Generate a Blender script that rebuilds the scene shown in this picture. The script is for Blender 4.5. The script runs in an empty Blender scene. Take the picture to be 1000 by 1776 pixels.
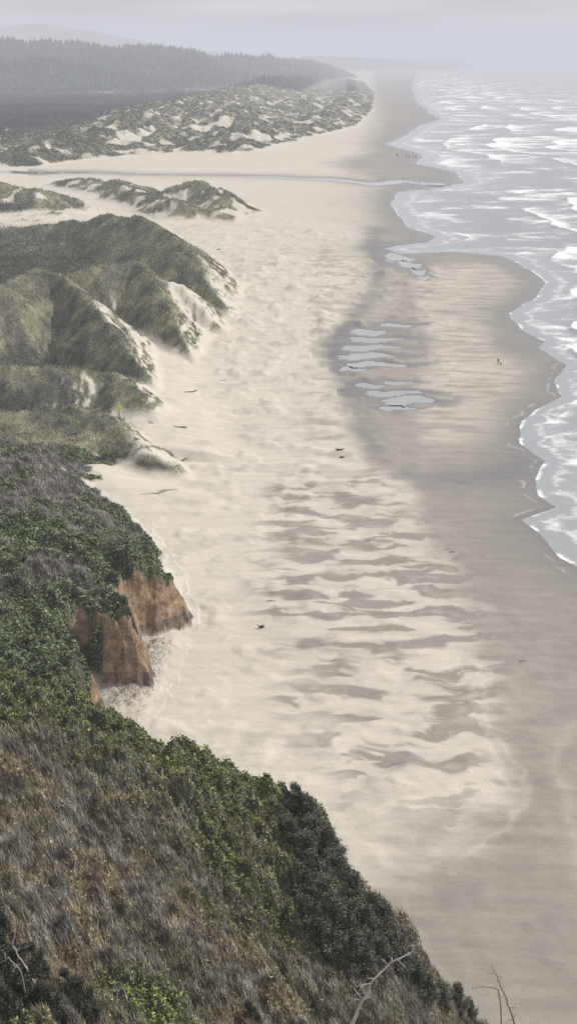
import bpy, math, numpy as np, time
from mathutils import Vector
T0=time.time()
rng=np.random.default_rng(7)
scene=bpy.context.scene
scene.view_settings.view_transform='Standard'; scene.view_settings.look='None'; scene.view_settings.exposure=0
COL=scene.collection
# ---------------------------------------------------------------- viewpoint (road cliff, 80 m above the beach)
CAM_Z=80.0; F=2600.0; PITCH=math.atan(0.3); cp,sp=math.cos(PITCH),math.sin(PITCH)
def site(u,v,z=1.0):
    a=(u-500)/F; b=(888-v)/F; t=(CAM_Z-z)/(sp-b*cp); return (t*a,t*(cp+b*sp),z)
def sited(u,v,Y):
    a=(u-500)/F; b=(888-v)/F; t=Y/(cp+b*sp); return (t*a,Y,CAM_Z-t*(sp-b*cp))
def S(pts,z=None):
    return [site(*p) if len(p)==3 else site(p[0],p[1],z if z is not None else 1.0) for p in pts]
# ---------------------------------------------------------------- numpy noise
_g=np.random.default_rng(3).uniform(0,2*np.pi,(256,256)); GX=np.cos(_g).astype(np.float32); GY=np.sin(_g).astype(np.float32)
def pn(x,y,seed=0):
    x=np.asarray(x,dtype=np.float32)+seed*37.17; y=np.asarray(y,dtype=np.float32)+seed*19.73
    xi=np.floor(x); yi=np.floor(y); fx=x-xi; fy=y-yi
    xi=xi.astype(np.int32)&255; yi=yi.astype(np.int32)&255; x1=(xi+1)&255; y1=(yi+1)&255
    u=fx*fx*fx*(fx*(fx*6-15)+10); w=fy*fy*fy*(fy*(fy*6-15)+10)
    n00=GX[xi,yi]*fx+GY[xi,yi]*fy; n10=GX[x1,yi]*(fx-1)+GY[x1,yi]*fy
    n01=GX[xi,y1]*fx+GY[xi,y1]*(fy-1); n11=GX[x1,y1]*(fx-1)+GY[x1,y1]*(fy-1)
    return ((n00*(1-u)+n10*u)*(1-w)+(n01*(1-u)+n11*u)*w)*1.5
def fbm(x,y,o=3,seed=0):
    r=0;a=1;t=0
    for i in range(o):
        r=r+a*pn(x*2**i,y*2**i,seed+i*5); t+=a; a*=.5
    return r/t
def LN(x,y,sx,sy,o,seed,ref=400.,mx=2):
    l=np.clip(np.log2(np.maximum(y,1)/ref),0,mx-1e-4); out=np.zeros(x.shape,np.float32)
    for i in range(mx+1):
        w=np.clip(1-np.abs(l-i),0,1); m=w>0
        if m.any(): out[m]+=w[m]*fbm(x[m]/(sx*2**i),y[m]/(sy*2**i),o,seed+i)
    return out
def sstep(a,b,x):
    t=np.clip((x-a)/(b-a),0,1); return t*t*(3-2*t)
def seg_eval(X,Y,pts):
    best=np.full(X.shape,1e9,np.float32)
    for (x0,y0),(x1,y1) in zip(pts[:-1],pts[1:]):
        dx,dy=x1-x0,y1-y0; L=dx*dx+dy*dy+1e-9
        t=np.clip(((X-x0)*dx+(Y-y0)*dy)/L,0,1)
        best=np.minimum(best,(X-x0-t*dx)**2+(Y-y0-t*dy)**2)
    return np.sqrt(best)
def sd_poly(X,Y,pts,ys=1.0):
    P=[(p[0],p[1]*ys) for p in pts]; Yc=Y*ys
    ins=np.zeros(X.shape,bool)
    Q=P+[P[0]]
    for (x0,y0),(x1,y1) in zip(Q[:-1],Q[1:]):
        if y0==y1: continue
        c=((y0>Yc)!=(y1>Yc))&(X<(x1-x0)*(Yc-y0)/(y1-y0)+x0)
        ins^=c
    d=seg_eval(X,Yc,Q)
    return np.where(ins,d,-d)
def ridge(X,Y,pts,slope,r=1.5):
    m=np.full(X.shape,-1e3,np.float32)
    zmax=max(p[2] for p in pts); R=zmax/slope+5
    xs=[p[0] for p in pts]; ys=[p[1] for p in pts]
    sel=(X>min(xs)-R)&(X<max(xs)+R)&(Y>min(ys)-R)&(Y<max(ys)+R)
    x=X[sel];y=Y[sel]
    b=np.full(x.shape,-1e3,np.float32)
    for (x0,y0,z0),(x1,y1,z1) in zip(pts[:-1],pts[1:]):
        dx,dy=x1-x0,y1-y0; L=dx*dx+dy*dy+1e-9
        t=np.clip(((x-x0)*dx+(y-y0)*dy)/L,0,1)
        d=np.sqrt((x-x0-t*dx)**2+(y-y0-t*dy)**2+r*r)-r
        b=np.maximum(b,z0+t*(z1-z0)-slope*d)
    m[sel]=b
    return m
# ---------------------------------------------------------------- ground grid
ys=list(np.arange(-40,25,1.0)); y=25.0
while y<50000:
    ys.append(y)
    if y<8000: y+=min(max(1.0e-5*y*y,.15),.004*y)
    else: y*=1.02
ROW=np.array(ys)
ACOL=np.concatenate([np.linspace(-.95,-.262,60),np.linspace(-.258,.235,640),np.linspace(.24,.95,50)])
W=np.sqrt(ROW**2+900.)
X=(ACOL[None,:]*W[:,None]).astype(np.float32); Y=np.repeat(ROW[:,None],len(ACOL),1).astype(np.float32)
NR,NC=X.shape
print('grid',NR,NC)
wa=np.clip(Y*.006,.5,4)
WX=X+wa*LN(X,Y,12,22,3,1,mx=3)
WY=Y+wa*1.5*LN(X,Y,12,22,3,9,mx=3)
shore_px=[(840,109.3),(790,111),(745,116),(722,125),(714,150),(722,175),(765,208),(730,218),(690,243),(672,250),(735,268),(722,284),(795,298),(802,318),
 (760,326),(692,333),(678,352),(690,372),(712,395),(757,411),(742,421),(700,426),(664,431),(700,440),(780,436),(870,443),(885,448),(952,490),(930,515),
 (885,543),(905,572),(948,592),(932,604),(985,632),(962,662),(976,688),(930,712),(902,742),(908,770),(952,800),(930,832),(940,860),(972,880),(912,902),
 (945,930),(975,968),(1010,985),(1100,1060),(1300,1300),(1600,1776)]
shoreW=[(site(u,v,0)[0],site(u,v,0)[1]) for u,v in shore_px]
land=[(12000,60000)]+shoreW+[(60,-200),(-60000,-200),(-60000,60000)]
sw=np.clip(Y*.0035,.4,9)
sd=sd_poly(X+sw*LN(X,Y,9,16,2,21,300.,3),Y,land)
base=np.where(sd>0,1.0*(1-np.exp(-np.maximum(sd,0)/30)),np.maximum(-.04*(-sd),-5)).astype(np.float32)
print('shore',time.time()-T0)
# inland platforms
inl=S([(205,835),(275,792),(262,745),(250,700),(235,620),(290,560),(285,470),(210,412),(125,377),(60,352),(0,347),(-500,347)])+[(-400,100,0)]+S([(60,1180)])
sdi=sd_poly(WX,WY,inl)
H=np.zeros_like(X)-50
plat=np.interp(Y,[300,340,480],[5.5,3.6,3.4])
H=np.where(sdi>-3,np.clip(.45*(sdi),-5,plat),H)
far=S([(-500,290),(60,285),(140,282),(250,272),(400,264),(430,240),(520,237),(605,190),(618,150),(612,128),(600,118)])+[(900,16000),(1500,40000),(-40000,40000)]
sdf=sd_poly(WX,WY,far)
H=np.where(sdf>-10,np.maximum(H,np.clip(.12*sdf,-3,4)),H)
crests=[
 (S([(-200,600,17),(0,634,12),(100,638,11),(195,646,9),(240,685,7),(293,750,2)]),.6,2),
 (S([(-200,535,21),(0,496,21),(70,466,21.5),(110,482,20),(150,513,18),(180,553,14.5),(215,603,10.5),(250,650,6.5),(302,692,1.5)]),.82,.7),
 (S([(90,486,15),(160,462,18),(235,453,18),(262,477,16),(290,535,10.5),(315,590,5.5),(340,628,1.5)]),.78,.7),
 (S([(262,477,16),(310,493,12.5),(350,533,7.5),(390,578,1.5)]),.78,.7),
 (S([(130,700,9),(200,735,7.5),(260,785,6),(322,824,1.5)]),.65,1.5),
 (S([(-200,690,8),(0,715,8),(100,720,7.5),(170,745,6)]),.4,3),
 (S([(-200,402,8),(0,400,8),(100,388,10),(180,376,15),(245,378,18),(300,411,15),(345,447,10.5),(385,490,6),(412,517,1.5)]),.65,1.0),
 (S([(300,436,13),(340,468,10),(375,503,6),(402,548,1.5)]),.65,1.0),
 (S([(40,428,5),(120,420,6.5),(200,425,7),(270,440,6)]),.5,2),
 (S([(-200,325,18),(0,320,15),(50,328,13),(90,345,7),(112,368,2.5)]),.32,3),
 (S([(210,330,6),(260,335,7),(335,320,13),(370,340,10),(398,380,2.5)]),.36,2),
 (S([(255,340,6),(310,352,8),(350,372,3)]),.36,2),
 (S([(130,312,5),(200,318,6),(240,330,5)]),.2,3),
 (S([(40,277,6),(80,246,15),(100,236,18),(125,244,14),(142,270,4)]),.33,3),
 (S([(140,262,6),(200,226,16),(270,201,22),(330,173,30),(380,195,23),(400,222,14),(416,256,4)]),.18,4),
 (S([(170,262,5),(250,236,11),(320,226,12),(370,243,7),(395,262,3)]),.24,3),
 (S([(230,235,9),(300,218,15),(350,210,15),(395,240,6)]),.22,3),
 (S([(330,174,29),(420,155,28),(500,140,25),(560,128,20)]),.18,4),
 (S([(606,137,14),(610,155,13),(600,182,10),(560,205,10),(520,233,4)]),.2,4),
 (S([(440,205,8),(480,188,13),(540,172,14)]),.2,4),
]
for pts,sl,r in crests: H=np.maximum(H,ridge(WX,WY,pts,sl,r))
# bluff with the exposed cliff
bl=S([(338,1085),(300,1100),(252,1110),(246,1138),(268,1165),(266,1198),(215,1203),(150,1190),(140,1205),(185,1240),(150,1350)])+[(-150,130,0),(-150,330,0)]+S([(60,790),(172,834),(240,900),(290,962),(322,1040)])
bx=X+1.5*fbm(X/3.6,Y/3.6,5,31); by=Y+1.5*fbm(X/3.6,Y/3.6,5,37)
sdb=sd_poly(bx,by,bl)
hc=np.interp(X,[-45,-34,-22,-14],[11.5,11,8.5,5.2])*(1+.35*fbm(X/3.5,Y/3.5,3,33))
seaward=sstep(206,214,Y)
CW=3.2
prof=(1-seaward)*(hc*np.clip(sdb/CW,0,1)**.85)+.33*np.maximum(sdb-CW*(1-seaward),0)+seaward*.25*np.maximum(sdb,0)
zb=np.minimum(prof,15+.05*np.maximum(sdb,0)); zb=np.where(zb>12,12+(zb-12)*.5,zb)
Hb=np.where((sdb>-1)&(Y<330),1+zb,-50)
cliff=sstep(.0,.3,sdb)*(1-sstep(2.6,3.6,sdb+1.7*fbm(X/2.2,Y/2.2,4,39)))*(Y<210)*sstep(-32,-30,X)*(1-(X<-24.5)*sstep(186,184,Y))
H=np.maximum(H,Hb)
tal=S([(170,1190),(262,1112),(300,1110),(270,1190),(240,1235),(190,1228)])
sdt=sd_poly(X,Y,tal); talus=sstep(-2.5,3,sdt+1.5*fbm(X/3,Y/3,3,45))
# near hillside
cr=[(-140,135,42),(-60,122,36)]+S([(0,1163,32),(120,1212,31),(190,1235,30),(260,1285,28.5),(340,1322,27),(420,1348,26),(490,1372,25),(535,1395,24),(575,1460,22.5),(620,1525,20.5),(680,1590,17.5),(706,1640,14),(745,1708,10),(845,1785,5)])+[(17.5,85,8),(22,60,17),(26,20,36),(30,-40,52)]
hp=[(c[0],c[1]) for c in cr]+[(-160,-60)]
sdh=sd_poly(X,Y,hp)
selh=Y<190
xs_,ys_=X[selh],Y[selh]; zz=np.zeros_like(xs_); ww=np.zeros_like(xs_)
for (x0,y0,z0),(x1,y1,z1) in zip(cr[:-1],cr[1:]):
    dx,dy=x1-x0,y1-y0; L=dx*dx+dy*dy
    t=np.clip(((xs_-x0)*dx+(ys_-y0)*dy)/L,0,1); d2=(xs_-x0-t*dx)**2+(ys_-y0-t*dy)**2
    w=L**.5/(d2+.3)**1.5; zz+=w*(z0+t*(z1-z0)); ww+=w
zc=np.full(X.shape,0,np.float32); zc[selh]=zz/ww
ins_=np.interp(X,[-12,8],[.3,.45]); outs_=np.interp(X,[-5,6],[1.05,2.2])
Hh=np.where(sdh>0,zc+ins_*sdh,zc+outs_*sdh); Hh=np.minimum(Hh,66)
Hh=np.where(selh,Hh,-50)
hill=(Hh>1.5)&selh
lump=0.9*np.abs(fbm(X/5,Y/5,3,41))*2+.45*np.abs(pn(X/1.3,Y/1.3,43))*2
Hh=np.where(hill,Hh+np.clip(lump*1.6-.6,-.4,2.4)*np.clip(Hh/6,0,1)*.9+1.1*fbm(X/11,Y/11,2,47)*sstep(0,8,sdh),Hh)
H=np.maximum(H,np.where(Hh>1.2,Hh,-50))
# forested hills + far mountains + far headland
fr1=[sited(u,v,Yd) for u,v,Yd in [(-900,85,5500),(-300,82,5500),(0,77,5400),(60,74,5400),(110,81,5400),(200,83,5500),(300,89,5600),(400,97,5900)]]
fr1b=[sited(u,v,Yd) for u,v,Yd in [(400,97,5900),(450,100,6300),(500,104,7000),(560,109,8500)]]
fr2=[sited(u,v,Yd) for u,v,Yd in [(-700,100,4200),(-200,104,4200),(0,107,4200),(80,108,4200),(140,122,4200),(185,142,4150)]]
H=np.maximum(H,ridge(X,Y,fr1,.11,60)-.3*np.maximum(X+.06*Y,0)); H=np.maximum(H,ridge(X,Y,fr1b,.4,20)); H=np.maximum(H,ridge(X,Y,fr2,.22,40))
mt=[sited(u,v,15000) for u,v in [(-1500,70),(-500,62),(-100,56),(0,48),(30,50),(60,38),(90,48),(120,46),(165,64),(260,78),(420,90)]]
H=np.maximum(H,ridge(X,Y,mt,.2,60))
hd=[sited(u,v,Yd) for u,v,Yd in [(380,90,13000),(520,96,13000),(600,98,14000),(660,101,15000),(720,104,17000),(800,106.5,20000)]]
H=np.maximum(H,ridge(X,Y,hd,.5,50))
print('heights',time.time()-T0)
rel=H-base
sc=np.clip(Y/400,1,3)
hum=LN(X,Y,7,11,4,51); bill=1-np.abs(LN(X,Y,9,14,3,57))*2.6
dun=(rel>.3)&(Y>300)&(Y<9000)
hamp=np.interp(Y,[300,650,900,1300],[.40,.5,1.0,1.3])
H=np.where(dun&(Y<3500),H+(hum*2.2+bill*1.3-.5)*np.clip(rel/6,0,1)*np.clip(sc,1,2.4)*hamp,H)
bigh=(1-np.abs(fbm(X/38,Y/75,3,59))*3.2)
H=np.where(dun&(Y>1150)&(Y<4500),H+bigh*5*np.clip(rel/8,0,1)*sstep(1150,1500,Y)*sstep(420,200,sdf),H)
H=np.where((sdb>3)&(Y<330)&(~hill)&(Y>150),H+np.abs(fbm(X/6,Y/6,3,61))*2.6+np.abs(pn(X/1.9,Y/1.9,63))*.6-.5,H)
H=np.where(cliff>0,H+cliff*1.0*fbm(X/1.5,Y/1.5,4,65),H)
H=np.where((Y>3800)&(Y<9000)&(rel>15),H+(fbm(X/160,Y/220,3,67)*16+8*fbm(X/60,Y/300,2,69))*np.clip((rel-15)/60,0,1),H)
# beach micro relief
drym=np.clip(sd/60,0,1)*np.clip((900-Y)/300,0,1)
mound=np.maximum(fbm(X/8,Y/9,3,71),-.06)*1.9*drym*sstep(60,20,X-.05*Y)
mound+=.25*fbm(X/6,Y/1.7,2,75)*drym
bz=base+np.where(Y<900,mound*np.interp(Y,[100,250,420,700],[.35,.65,1.1,1.4]),0)
lobe=ridge(WX,WY,S([(140,815,5),(200,842,4),(270,850,3),(335,872,1.2)]),.22,4)
Z=np.maximum(bz,lobe)
apron=np.clip(3.2+.16*np.minimum(sdi+14,30)-.6,0,3.0)*sstep(-22,0,sdi)*(Y>300)*np.interp(Y,[300,500],[1,.7])
Z=np.maximum(Z,base+apron*.9+.3*hum*(apron>.2))
Z=np.where(talus>0,np.maximum(Z,1+talus*(1.0+.5*fbm(X/1.5,Y/1.5,3,77)+.10*np.maximum(-28-X,0))),Z)
k=.8; hh=np.clip(.5+.5*(H-Z)/k,0,1); ZG=np.where(H>Z+k,H,np.where(H<Z-k,Z,Z*(1-hh)+H*hh+k*hh*(1-hh)))
vn=LN(X,Y,5,8,3,81)
veg=sstep(.6,2.2,(H-Z)+1.0*vn)
veg=np.maximum(veg,sstep(2,9,sdi+9*vn)*sstep(760,690,Y)*(H>2))
ZG=ZG+np.where((sdi>6)&(Y>300)&(Y<760)&(H-Z<2),.5*np.abs(fbm(X/3,Y/5,3,83))*2,0)
# creek and pools
creek=S([(-400,296),(-100,295),(0,297),(80,299),(160,298),(230,302),(320,303),(420,304),(560,309),(640,317),(700,314),(760,318)])
cd=seg_eval(X,Y*.6,[(p[0],p[1]*.6) for p in creek])
cwid=np.interp(X/np.maximum(Y,1),[-.2,-.165,-.155,-.12,-.09,-.04,0,.05,.075,.1],[8,9,6,1.5,.6,1.5,3.5,6,8,4])*(1+.9*pn(X/30,Y/30,91))
cmask=(cwid-cd); cz=np.abs(Y-1130)<260
ZG=np.where(cz&(cd<40),np.minimum(ZG,.55+np.maximum(-cmask,0)*.05),ZG)
ZG=np.where(cz&(cmask>0),.35,ZG); veg=np.where(cd<22,veg*sstep(12,22,cd),veg)
pools=[(690,564,27,2.6),(640,575,33,4.8),(655,588,52,3.3),(640,602,50,4),(640,617,50,4.5),(655,632,52,3.8),(612,640,22,3.3),(645,668,24,3.5),(690,663,28,2.6),(682,681,50,4.4),(708,694,46,7.5),(690,707,30,3),(692,447,24,5),(712,459,18,5),(727,471,13,4.5),(736,481,12,2.6)]
pmask=np.full(X.shape,-9,np.float32); pid=np.zeros(X.shape,np.int8)-1
for i,(u,v,hw,hv) in enumerate(pools):
    cx,cy,_=site(u,v,.6); rx=hw*cy/F*1.02; ry=hv*cy*cy/(80*F)
    q=(np.abs(X-cx)<rx*2)&(np.abs(Y-cy)<ry*4)
    dx=(X[q]-cx)/rx; dy=(Y[q]-cy+ry*.5*np.sin(dx*3+i))/ry
    m=1-np.sqrt(dx**2+(dy*(1+.55*np.clip(dx,-.6,1)))**2)+.45*fbm(X[q]/5,Y[q]/4,3,101+i)
    cur=pmask[q]; pp=pid[q]; up=m>cur; cur[up]=m[up]; pp[up]=i; pmask[q]=cur; pid[q]=pp
poolz=.45
nearpool=sstep(-1.6,-.1,pmask)
ZG=np.where(pmask>-1.6,ZG*(1-nearpool)+(poolz+.06)*nearpool,ZG)
ZG=np.where(pmask>0,poolz-.15,ZG).astype(np.float32)
# ---------------------------------------------------------------- sand / soil colour
dry=np.array([.555,.512,.435]);damp=np.array([.262,.236,.203]);wet=np.array([.148,.136,.120])
dl=S([(700,109.5),(650,118),(640,150),(640,200),(622,262),(560,285),(600,300),(650,330),(658,400),(655,470),(640,520),(603,570),(582,640),(600,700),(622,760),(655,812),(712,842),(700,880),(735,960),(765,1020),(775,1080),(805,1150),(835,1250),(850,1380),(760,1450),(620,1480),(560,1500),(560,1600),(500,1776)],.6)
dampP=dl+[(0,60,0),(0,-100,0),(3000,-100,0),(30000,60000,0),(9000,60000,0)]
sdd=sd_poly(X,Y,dampP,.35)
tw=np.interp(Y,[110,300,600,2000],[1.0,1.0,3.5,8])
tong=fbm(X/14,Y/5.5,4,111)
D=.9*sstep(-2.5,4.5,sdd/tw+3.6*tong)
zone=S([(470,830),(640,800),(720,880),(800,1000),(850,1150),(860,1300),(800,1420),(600,1420),(560,1300),(500,1180),(430,1000)],.8)
sdz=sd_poly(X,Y,zone,.35); Zm=sstep(-4,5,sdz+6*fbm(X/12,Y/12,2,115))
wx2=X+4.0*fbm(X/9,Y/9,2,121); wy2=Y+2.2*fbm(X/5,Y/5,2,123)
st=fbm(wx2/10,wy2/4.2,5,125); edgev=fbm(X/25,Y/20,2,127)
stD=.82*sstep(-.04,.10+.25*np.clip(edgev+.3,0,1),st)*(1-.4*sstep(.2,.55,st))+.2*sstep(-.35,.1,st)
D=D*(1-Zm*.75)+Zm*stD
zone2=S([(520,430),(640,430),(650,520),(585,600),(590,700),(640,800),(560,830),(500,760),(530,640),(540,520)],.8)
Z2=sstep(-4,6,sd_poly(X,Y,zone2,.35)); st2=fbm(X/13,Y/7,4,131)
D=np.maximum(D,Z2*.6*sstep(.02,.25,st2))
D=np.maximum(D,.3*sstep(.12,.42,fbm(X/9,Y/10,4,133))*np.clip((900-Y)/200,0,1))
bar=S([(700,465),(850,450),(925,492),(868,540),(862,600),(945,640),(900,700),(880,765),(800,795),(725,775),(700,700),(740,600),(705,540)],.5)
Bm=sstep(-2,7,sd_poly(X,Y,bar,.35)+4*fbm(X/15,Y/15,3,141)); bs=fbm(X/16,Y/4,3,143)
D=D*(1-Bm)+Bm*(.25+.5*sstep(-.05,.3,bs))
trd=seg_eval(X,Y*.35,[(p[0],p[1]*.35) for p in S([(655,400),(655,500),(600,575),(592,650),(618,735),(655,800),(725,838),(850,825),(925,790)],.5)])
trw=np.interp(Y,[280,350,500,800],[2.4,3.4,4,9])
Tm=np.exp(-(trd/trw)**2)*(.75+.5*fbm(X/12,Y/12,2,151))
Wt=np.clip(Tm*.85+np.exp(-np.maximum(sd,0)/np.interp(Y,[200,400,900,3000],[7,9,17,22]))*1.0+.9*sstep(-1.8,.1,pmask)*(pmask>-1.7)+.85*np.exp(-np.maximum(-cmask,0)/9)*cz*(X/Y>-.17),0,1)
for k_,(pl,wd) in enumerate([([(860,1145),(835,1200),(850,1260),(905,1330),(915,1380),(880,1430),(800,1480)],.5),([(830,1150),(820,1220),(850,1290),(880,1360)],.35),([(1000,1250),(960,1290),(985,1400),(1010,1500)],.8)]):
    dd=seg_eval(X+1.2*fbm(X/4,Y/4,2,161+k_),Y,[(p[0],p[1]) for p in S(pl)])
    D=D-.22*np.exp(-(dd/wd)**2)
grain=fbm(X/2.2,Y/1.4,3,171)*.07+fbm(X/26,Y/40,3,173)*.2+fbm(X/7,Y/3,3,175)*.12+fbm(X/20+Y/60,Y/1.6,3,176)*.09*sstep(-2,4,sdd)
D=np.clip(D+grain,0,1)
C=dry*(1-D[...,None])+damp*D[...,None]
C=C*(1-Wt[...,None])+wet*Wt[...,None]
fl=np.exp(-((sd-3.2-2.5*fbm(X/9,Y/9,3,177))/.28)**2)*sstep(.0,.2,fbm(X/6,Y/8,2,179))*(Y<420)
C=C+fl[...,None]*.2
rough=.9-.3*D-.5*Wt
pebn=pn(X/.5,Y/.5,181)
C=np.where(talus[...,None]>.02,C*(1-talus[...,None]*.45)+np.array([.33,.28,.235])*(.8+.6*pebn[...,None])*talus[...,None]*.45,C)
gn=LN(X,Y,9,13,4,191); g2=LN(X,Y,2.2,3,3,193)
grassc=np.array([.22,.215,.14]);shr=np.array([.125,.122,.10])
f=sstep(-.25,.3,gn)[...,None]
VC=grassc*f+shr*(1-f); VC=VC*(1+.9*g2[...,None])
inlandd=sstep(0,22,sdi-10)*(Y<1100)*(Y>330); farin=sstep(120,330,sdf-60)*(Y>1100)
dk=np.clip(np.maximum(inlandd*.9*sstep(9.5,6,H),farin),0,1)[...,None]
bkn=fbm(X/90,Y/260,4,197)[...,None]
bcol=np.array([.050,.052,.044])*(1+1.8*bkn)+np.array([.06,.054,.042])*sstep(.18,.4,bkn)
VC=VC*(1-dk)+bcol*(1+.8*g2[...,None])*dk
VC=np.where((Y<285)[...,None],np.array([.085,.08,.058])*(1+.8*g2[...,None]),VC)
gyx=np.gradient(ZG,axis=1)/np.gradient(X,axis=1)
streak=LN(WX,WY,2.2,4.5,4,201)
scarp=sstep(.2,.5,-gyx)*sstep(-.06,.12,streak)*(Y>300)*(Y<800)*sstep(9,4,H-Z)*sstep(30,10,sdi)
for pl in [[(200,555,11),(262,570,8),(310,596,5),(338,630,1),(285,632,2),(235,612,6)],[(280,482,12),(330,502,9),(388,558,3),(400,580,1),(345,575,3),(295,535,8)],[(215,752,6),(270,765,5),(326,815,1),(312,828,1),(232,824,2)],[(245,635,6),(303,685,2),(303,704,1),(265,694,2)],[(340,450,9),(414,513,1),(402,545,1),(360,505,5)],[(145,515,15),(200,558,11),(218,592,9),(182,572,12)]]:
    q=sstep(-1.5,2.5,sd_poly(WX,WY,S(pl))); scarp=np.maximum(scarp,q*sstep(-.36,-.08,streak))
belt=sstep(.0,.14,LN(X,Y,6,9,4,203)+.10*sstep(6,1.5,rel)-.10-.10*sstep(1100,1500,Y))
belt=np.maximum(belt,sstep(.2,.34,fbm(X/45,Y/110,3,205))*sstep(1150,1400,Y)*sstep(200,120,sdf))
bare=np.maximum(scarp*.97,(Y>720)*(Y<4200)*belt*(1-dk[...,0])*.9)
strip=(np.abs(Y-4150+60*pn(X/200,Y/200,9))<90)&(X<-500)
veg=veg*(1-np.clip(bare,0,1))
vegm=veg[...,None]
C=C*(1-vegm)+VC*vegm
C[strip]=np.array([.3,.28,.2])
fc=((rel>10)&(Y>3600))[...,None]
C=np.where(fc,np.array([.035,.042,.035]),C)
cl_=cliff[...,None]
band=.5+.5*np.sin(ZG*2.1+3*fbm(X/4,Y/4,2,211))[...,None]
rc=np.array([.31,.215,.14])*(.7+.4*band); rc=np.where((ZG<2.8+1.6*fbm(X/3,Y/3,3,213))[...,None],np.array([.15,.118,.095]),rc)
C=C*(1-cl_)+rc*cl_
rough=rough*(1-veg)+.95*veg
C=np.clip(C,0.01,.8)
print('colour',time.time()-T0)
# ---------------------------------------------------------------- mesh helpers
def new_mesh(name,co,faces_flat,counts,cols=None,mat=None,smooth=True,attrs=None):
    me=bpy.data.meshes.new(name); nv=len(co); nf=len(counts)
    me.vertices.add(nv); me.vertices.foreach_set('co',np.ascontiguousarray(co,dtype=np.float32).ravel())
    me.loops.add(len(faces_flat)); me.loops.foreach_set('vertex_index',np.ascontiguousarray(faces_flat,dtype=np.int32))
    me.polygons.add(nf); st=np.zeros(nf,np.int32); st[1:]=np.cumsum(counts)[:-1]
    me.polygons.foreach_set('loop_start',st)
    try: me.polygons.foreach_set('loop_total',np.asarray(counts,np.int32))
    except Exception: pass
    if smooth: me.polygons.foreach_set('use_smooth',np.ones(nf,bool))
    if cols is not None:
        a=me.attributes.new('Col','FLOAT_COLOR','POINT'); c=np.ones((nv,4),np.float32); c[:,:cols.shape[1]]=cols; a.data.foreach_set('color',c.ravel())
    for k,v in (attrs or {}).items():
        a=me.attributes.new(k,'FLOAT','POINT'); a.data.foreach_set('value',np.asarray(v,np.float32))
    me.update(calc_edges=True); me.validate()
    if mat: me.materials.append(mat)
    return me
def add(name,me,label=None,cat=None,kind=None,group=None,parent=None,loc=None):
    o=bpy.data.objects.new(name,me); COL.objects.link(o)
    if label: o['label']=label
    if cat: o['category']=cat
    if kind: o['kind']=kind
    if group: o['group']=group
    if parent: o.parent=parent
    if loc is not None: o.location=loc
    return o
class NT:
    def __init__(s,name):
        s.m=bpy.data.materials.new(name); s.m.use_nodes=True; s.t=s.m.node_tree; s.b=s.t.nodes['Principled BSDF']; s.n=s.t.nodes
    def N(s,t,**k):
        n=s.n.new(t)
        for a,b in k.items(): setattr(n,a,b)
        return n
    def L(s,a,b): s.t.links.new(a,b)
    def attr(s,name,out='Color'):
        n=s.N('ShaderNodeAttribute'); n.attribute_name=name; return n.outputs[out]
    def pos(s,scale=(1,1,1)):
        g=s.N('ShaderNodeNewGeometry'); m=s.N('ShaderNodeMapping'); m.inputs['Scale'].default_value=scale; s.L(g.outputs['Position'],m.inputs[0]); return m.outputs[0]
    def noise(s,scale,detail=4,vec=None,rough=.6):
        n=s.N('ShaderNodeTexNoise'); n.inputs['Scale'].default_value=scale; n.inputs['Detail'].default_value=detail; n.inputs['Roughness'].default_value=rough
        if vec: s.L(vec,n.inputs['Vector'])
        return n.outputs['Fac']
    def ramp(s,fac,a,b,c0=0,c1=1):
        r=s.N('ShaderNodeMapRange'); r.inputs[1].default_value=a;r.inputs[2].default_value=b;r.inputs[3].default_value=c0;r.inputs[4].default_value=c1; s.L(fac,r.inputs[0]); return r.outputs[0]
    def math(s,op,a,b):
        n=s.N('ShaderNodeMath',operation=op)
        for i,q in enumerate((a,b)):
            if isinstance(q,(int,float)): n.inputs[i].default_value=q
            else: s.L(q,n.inputs[i])
        return n.outputs[0]
    def mulc(s,col,fac):
        v=s.N('ShaderNodeVectorMath',operation='SCALE'); s.L(col,v.inputs[0]); s.L(fac,v.inputs['Scale']); return v.outputs[0]
    def bump(s,h,strength,dist):
        b=s.N('ShaderNodeBump'); b.inputs['Strength'].default_value=strength; b.inputs['Distance'].default_value=dist; s.L(h,b.inputs['Height']); s.L(b.outputs[0],s.b.inputs['Normal'])
def attr_mat(name,rough=.85,spec=.3,var=.0,scale=1.0):
    k=NT(name); c=k.attr('Col')
    if var>0:
        n=k.noise(scale,4,k.pos()); c=k.mulc(c,k.ramp(n,.3,.7,1-var,1+var))
    k.L(c,k.b.inputs['Base Color']); k.b.inputs['Roughness'].default_value=rough; k.b.inputs['Specular IOR Level'].default_value=spec
    return k.m
def flat_mat(name,c,rough=.8,var=.25,scale=8):
    k=NT(name); n=k.noise(scale,4); r=k.N('ShaderNodeRGB'); r.outputs[0].default_value=(*c,1)
    k.L(k.mulc(r.outputs[0],k.ramp(n,.3,.7,1-var,1+var)),k.b.inputs['Base Color']); k.b.inputs['Roughness'].default_value=rough; return k.m
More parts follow.
